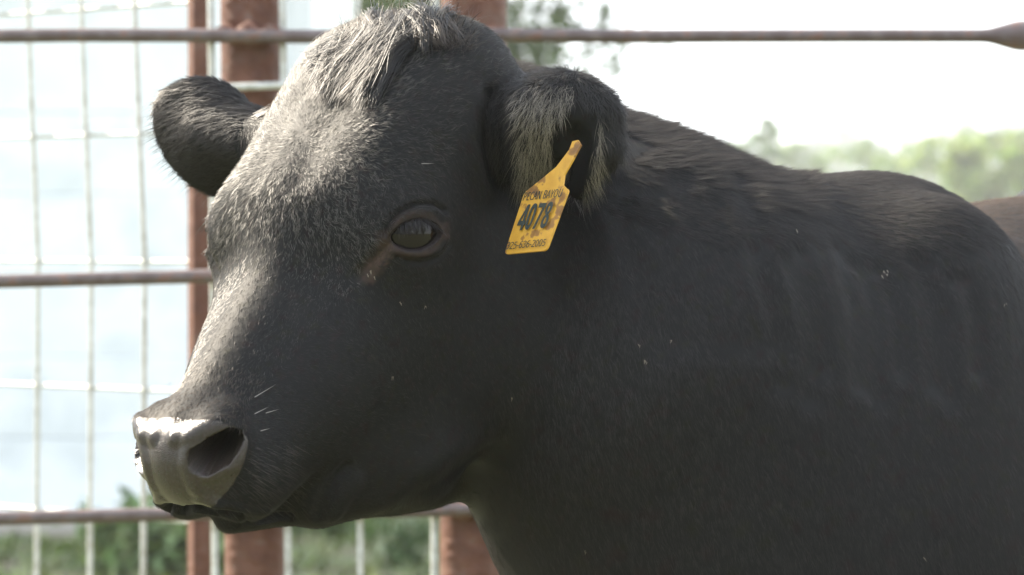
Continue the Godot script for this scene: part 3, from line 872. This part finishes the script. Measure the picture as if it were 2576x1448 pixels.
	var wm := mat(lin(.76, .80, .82), .5); wm.albedo_texture = noise_tex(51, .006, [[0.0, Color(.90, .91, .91)], [.5, Color(1, 1, 1)], [1.0, Color(.95, .97, .98)]], 512, 5); tri(wm, .5)
	var wd := mat(lin(.6, .63, .65), .5)
	var hgt := .36
	for k in 8:
		var s := part("siding_panel", box(Vector3(sw - .2, hgt - .002, .03), .006), wm, shed, Vector3(0, .06 + hgt * (k + .5), 3.0 + .004 * (k % 2)))
		s.rotation.x = .012
	part("side_wall", box(Vector3(.04, 2.9, 5.9), .006), wm, shed, Vector3(sw * .5 - .07, 1.5, -.02))
	part("side_wall", box(Vector3(.04, 2.9, 5.9), .006), wm, shed, Vector3(-sw * .5 + .07, 1.5, -.02))
	part("back_wall", box(Vector3(sw - .2, 2.9, .04), .006), wm, shed, Vector3(0, 1.5, -3.0))
	part("corner_trim", box(Vector3(.10, 2.92, .06), .006), wd, shed, Vector3(sw * .5 - .05, 1.46, 3.02))
	part("corner_trim", box(Vector3(.10, 2.92, .06), .006), wd, shed, Vector3(-sw * .5 + .05, 1.46, 3.02))
	part("sill", box(Vector3(sw + .1, .12, .14), .01), mat(lin(.35, .33, .3), .9), shed, Vector3(0, .0, 3.03))
	var rf := part("roof", box(Vector3(sw + .6, .08, 7.0), .01), wd, shed, Vector3(0, 3.16, 0)); rf.rotation.x = -.06
	# big tree behind
	tree("shade_tree", "green leafy tree with low hanging branches behind the fence post", P(1120, 660, -37) * Vector3(1, 0, 1), 8.5, 3.0, 2.3, 16000, .085, Color(.055, .09, .022), 61)
	tree("shade_tree", "dense green tree showing between the shed corner and the bull's poll", P(830, 660, -45) * Vector3(1, 0, 1), 8.0, 3.2, 1.9, 9000, .09, Color(.06, .10, .022), 63)
	# unseen trees added behind the camera to darken what the eye mirrors
	for q in [[-9.0, 17.0, 7.5], [-3.5, 20.0, 8.0], [2.0, 18.5, 7.0], [7.0, 16.0, 7.8], [12.0, 13.0, 7.2], [15.0, 7.0, 7.4]]:
		tree("added_tree", "broad leafy tree added out of view behind the camera to darken the eye reflection", Vector3(q[0], 0, q[1]), q[2], .8, 3.0, 2600, .22, Color(.045, .075, .022), 500 + int(q[0] * 7), "added trees behind the camera")
	# shrubs in front of the shed, weeds and grass
	var shrub := [[390, 1445, .24, .30, "bushy green shrub growing at the foot of the shed"], [800, 1345, .11, .3, "low dark green shrub beyond the fence under the bull's chin"]]
	for i in shrub.size():
		var q: Array = shrub[i]; var b := gpix(q[0], q[1])
		tree("shrub", q[4], b, q[2], .05, q[3], 1500, .045, Color(.14, .20, .08), 71 + i, "", "shrub")
	var w := gpix(1020, 1425)
	var weed := thing("flowering_weed", "weed with loose heads of small white flowers in the grass", "plant", w)
	var r := RandomNumberGenerator.new(); r.seed = 81
	var pos: Array = []; var szs: Array = []; var cs: Array = []; var lp: Array = []; var ls: Array = []; var lc: Array = []
	for i in 9:
		var tip := Vector3(r.randf_range(-.16, .16), r.randf_range(.10, .26), r.randf_range(-.1, .1))
		part("stem", tube([Vector3(tip.x * .3, -.02, tip.z * .3), tip], [.004, .002], 5), leafm_plain(lin(.08, .12, .04)), weed)
		for k in 60: pos.append(tip + Vector3(r.randfn(), r.randfn(), r.randfn()) * .022); szs.append(.008); cs.append(Color(.62, .64, .58))
		for k in 25: lp.append(tip * r.randf() + Vector3(r.randfn(), r.randfn(), r.randfn()) * .03); ls.append(.03); lc.append(Color(.06, .11, .03))
	part("flower_head", leafy(pos, szs, cs, 82), leafm, weed); part("foliage", leafy(lp, ls, lc, 83), leafm, weed)
	var gp := PackedVector3Array(); var gn := PackedVector3Array(); var gc := PackedColorArray()
	for i in 30000:
		var dz := r.randf_range(11.0, 34.0); var c := Vector3(r.randf_range(-.16, .16) * dz, 0, 3.0 - dz)
		if c.x < sx + .05 and c.z < sz + .5: continue
		var tan_patch := nzg(c) ; if tan_patch > .18 and r.randf() < .8: continue
		var hh := r.randf_range(.02, .075); var a := r.randf() * TAU; var sd := Vector3(cos(a), 0, sin(a)) * .012; var ln := Vector3(r.randf_range(-.06, .06), hh, r.randf_range(-.06, .06))
		var v := r.randf_range(.6, 1.4); var col := Color(.18 * v, .24 * v, .095 * v).lerp(Color(.28, .25, .14), .35 * r.randf() + (.3 if tan_patch > 0 else 0.0))
		gp.append(c - sd); gp.append(c + sd); gp.append(c + ln)
		for k in 3: gn.append(Vector3(0, .8, .6).normalized()); gc.append(col)
	var ga := []; ga.resize(Mesh.ARRAY_MAX); ga[Mesh.ARRAY_VERTEX] = gp; ga[Mesh.ARRAY_NORMAL] = gn; ga[Mesh.ARRAY_COLOR] = gc
	var gmesh := ArrayMesh.new(); gmesh.add_surface_from_arrays(Mesh.PRIMITIVE_TRIANGLES, ga)
	var go := part("grass", gmesh, leafm, self); go.set_meta("kind", "stuff"); go.set_meta("label", "rough green grass growing beyond the fence"); go.set_meta("category", "grass")
	# trees far away, and a wooded rise behind them
	var far := [[1850, 380, 170, 62, 0], [1922, 338, 170, 60, 0], [2010, 405, 200, 90, 1], [2090, 398, 210, 90, 1], [2180, 392, 200, 90, 1], [2260, 385, 190, 90, 1], [2340, 388, 180, 90, 2], [2420, 380, 190, 90, 1], [2500, 375, 170, 90, 2], [2580, 372, 170, 90, 1], [2660, 372, 170, 90, 2], [1780, 400, 190, 90, 1], [2440, 405, 130, 80, 2], [2560, 410, 130, 80, 2]]
	var names := ["tall rounded green tree rising above the far tree line", "bushy light green tree in the far tree line", "bright yellow-green tree in the far tree line"]
	for i in far.size():
		var q: Array = far[i]; var zz: float = 3.0 - q[2]; var b := P(q[0], 660, zz); b.y = 0
		var top := P(q[0], q[1] - 32, zz).y; var rad: float = q[3] / F * float(q[2])
		tree("far_tree", names[q[4]], b, top, .2, rad, 1100, .3, [Color(.09, .15, .035), Color(.14, .20, .045), Color(.19, .25, .05)][q[4]], 100 + i * 3, "trees of the far tree line")
	for q in [[2120, 352, 480, 70], [2060, 385, 480, 90], [2200, 372, 480, 100], [2300, 375, 480, 100], [2380, 345, 480, 90], [2440, 335, 480, 90], [2520, 345, 480, 90], [2600, 350, 480, 90], [1960, 395, 480, 100], [1840, 400, 480, 100]]:
		var zz: float = 3.0 - q[2]; var b := P(q[0], 660, zz); b.y = 0
		tree("distant_tree", "hazy blue-green tree on the horizon behind the far tree line", b, P(q[0], q[1] - 30, zz).y, .3, q[3] / F * float(q[2]), 800, .8, Color(.04, .07, .035), 300 + int(q[0]), "hazy trees on the horizon")
func leafm_plain(c: Color) -> StandardMaterial3D: return mat(c, .7)
var gnz: FastNoiseLite
func nzg(p: Vector3) -> float:
	if gnz == null: gnz = FastNoiseLite.new(); gnz.seed = 9; gnz.frequency = .8
	return gnz.get_noise_3dv(p)
# ---------------------------------------------------------------- ear tag
func build_tag():
	var top := P(1424, 352, .022)
	var ob := P(1318, 488, .0); var wv := P(1425, 474, .032) - ob
	wv = Vector3(.0335, .003, .030); var hv := P(1266, 640, .0) - P(1320, 482, .0)
	var wn := wv.normalized(); hv = hv + Vector3(0, 0, .008); hv -= wn * hv.dot(wn) * .0
	var W := wv.length(); var up := (-hv - wn * (-hv).dot(wn)); var Ht := hv.length(); var skew := (-hv).dot(wn)
	var ux := wn; var uy := up.normalized(); var un := ux.cross(uy)
	if un.z < 0: un = -un
	var org := P(1267, 640, .004)               # lower left corner
	var tag := thing("ear_tag", "yellow plastic ear tag with black lettering, smeared with brown dirt", "ear tag", org)
	var bs := Basis(ux, uy, un)
	var hh := up.length(); var sk := skew
	# outline in the tag's plane: x along the lower edge, y up; the plate leans by sk over its height
	var to_top := top - org; var tx := to_top.dot(ux); var ty := to_top.dot(uy)
	var pts: Array = []
	var L := func(x: float, y: float) -> Vector2: return Vector2(x + sk * y / hh, y)
	var rc := .0035
	for c in [[rc, rc, PI, 1.5 * PI], [W - rc, rc, 1.5 * PI, TAU], [W - rc, hh - rc, 0.0, .45 * PI]]:
		for i in 5:
			var a: float = lerpf(c[2], c[3], i / 4.0); var v: Vector2 = L.call(c[0] + cos(a) * rc, c[1] + sin(a) * rc); pts.append(v)
	var nb: Vector2 = L.call(W * .84, hh * 1.06)
	pts.append(nb); pts.append(nb.lerp(Vector2(tx + .005, ty), .25) + Vector2(-.003, 0)); pts.append(nb.lerp(Vector2(tx + .0045, ty), .6) + Vector2(-.001, 0)); pts.append(Vector2(tx + .005, ty)); pts.append(Vector2(tx + .002, ty + .004)); pts.append(Vector2(tx - .003, ty + .003)); pts.append(Vector2(tx - .005, ty - .004))
	var nl: Vector2 = L.call(W * .30, hh * 1.16); pts.append(nl.lerp(Vector2(tx - .005, ty - .004), .5) + Vector2(.002, -.002)); pts.append(nl); pts.append(L.call(W * .04, hh * 1.0)); pts.append(L.call(.0, hh * .94))
	var poly := PackedVector2Array(pts)
	var ids := Geometry2D.triangulate_polygon(poly); var th := .0009
	var st := SurfaceTool.new(); st.begin(Mesh.PRIMITIVE_TRIANGLES)
	var pl := func(v: Vector2, z: float) -> Vector3:
		var bend := 3.0 * (v.x - W * .5) * (v.x - W * .5) - .9 * maxf(0.0, v.y - hh) * maxf(0.0, v.y - hh)
		return ux * v.x + uy * v.y + un * (z - bend)
	for s in [1.0, -1.0]:
		for i in range(0, ids.size(), 3):
			var t3 := [poly[ids[i]], poly[ids[i + 1]], poly[ids[i + 2]]]
			var cr: Vector3 = ((pl.call(t3[2], 0.0) - pl.call(t3[0], 0.0)) as Vector3).cross(pl.call(t3[1], 0.0) - pl.call(t3[0], 0.0))
			if cr.dot(un * s) < 0: t3 = [t3[1], t3[0], t3[2]]
			for v in t3: st.set_normal(un * s); st.set_uv(v * 12.0); st.add_vertex(pl.call(v, th * s))
	for i in poly.size():
		var a := poly[i]; var b := poly[(i + 1) % poly.size()]; var e := (b - a).orthogonal(); var n := (ux * e.x + uy * e.y).normalized()
		if ((pl.call(b, -th) - pl.call(a, th)) as Vector3).cross(pl.call(b, th) - pl.call(a, th)).dot(n) < 0: n = -n
		for v in [[a, th], [b, th], [b, -th], [a, th], [b, -th], [a, -th]]: st.set_normal(n); st.set_uv(v[0] * 12.0); st.add_vertex(pl.call(v[0], v[1]))
	var ym := StandardMaterial3D.new(); ym.roughness = .45; ym.backlight_enabled = true; ym.backlight = Color(.5, .33, .05)
	ym.albedo_texture = noise_tex(91, .006, [[0.0, lin(.50, .26, .03)], [.55, lin(.60, .335, .04)], [.64, lin(.55, .30, .04)], [.70, lin(.30, .15, .035)], [1.0, lin(.18, .09, .03)]], 512, 5)
	part("plate", st.commit(), ym, tag)
	var ink := mat(lin(.022, .03, .025), .7)
	var rows := [["PECAN BAYOU", .84, .135, .90], ["4078", .36, .42, .72], ["325-636-2005", .065, .115, .92]]
	for q in rows:
		var tm := TextMesh.new(); tm.text = q[0]; tm.font_size = 64; tm.pixel_size = .01; tm.depth = .004; tm.curve_step = 1.5
		var f := SystemFont.new(); f.font_names = PackedStringArray(["Droid Sans"]); f.font_weight = 700 if q[0] == "4078" else 400; tm.font = f
		tm.horizontal_alignment = HORIZONTAL_ALIGNMENT_LEFT; tm.vertical_alignment = VERTICAL_ALIGNMENT_BOTTOM
		var ab := tm.get_aabb()
		var want_h: float = q[2] * hh; var want_w: float = q[3] * W
		var sx := want_w / ab.size.x; var sy := want_h / ab.size.y
		var o := part("lettering", tm, ink, tag)
		var x0: float = W * (1.0 - q[3]) * .4; var y0: float = q[1] * hh
		var yv := uy * sy + ux * (sk / hh) * sy
		o.transform = Transform3D(Basis(ux * sx, yv, un * .05), ux * (x0 + sk * y0 / hh) + uy * y0 + un * (th + .0001 + .0) - (ux * sx * ab.position.x + yv * ab.position.y))
func _ready():
	rng.seed = 7
	var cam := Camera3D.new(); cam.name = "camera"; add_child(cam)
	cam.position = EYE; cam.rotation.x = TILT; cam.fov = rad_to_deg(2.0 * atan(724.0 / F)); cam.near = .1; cam.far = 4000
	var ca := CameraAttributesPhysical.new(); ca.frustum_focal_length = 50.0; ca.exposure_aperture = 4.2; ca.frustum_focus_distance = 3.0; cam.attributes = ca
	ca.exposure_multiplier = 1.0
	cam.fov = rad_to_deg(2.0 * atan(724.0 / F))
	var we := WorldEnvironment.new(); we.name = "environment"; var en := Environment.new(); we.environment = en; add_child(we)
	en.background_mode = Environment.BG_SKY; var sky := Sky.new(); var sm := ProceduralSkyMaterial.new(); sky.sky_material = sm; en.sky = sky
	sm.sky_top_color = Color(.79, .82, .87); sm.sky_horizon_color = Color(.93, .95, .96); sm.sky_curve = .18; sm.ground_bottom_color = Color(.3, .27, .2); sm.ground_horizon_color = Color(.6, .6, .55)
	en.tonemap_mode = Environment.TONE_MAPPER_LINEAR; en.tonemap_exposure = 3.7
	en.fog_enabled = true; en.fog_density = .0011; en.fog_light_color = Color(.93, .95, .94)
	en.sdfgi_enabled = true; en.ssao_enabled = true; en.ssil_enabled = true
	var sun := DirectionalLight3D.new(); sun.name = "sun"; add_child(sun)
	sun.look_at_from_position(Vector3(-.64, .64, -.42), Vector3.ZERO); sun.light_energy = 1.6; sun.light_angular_distance = .5; sun.light_color = Color(1, .95, .87); sun.shadow_enabled = true
	setting()
	build_bull()
	build_tag()
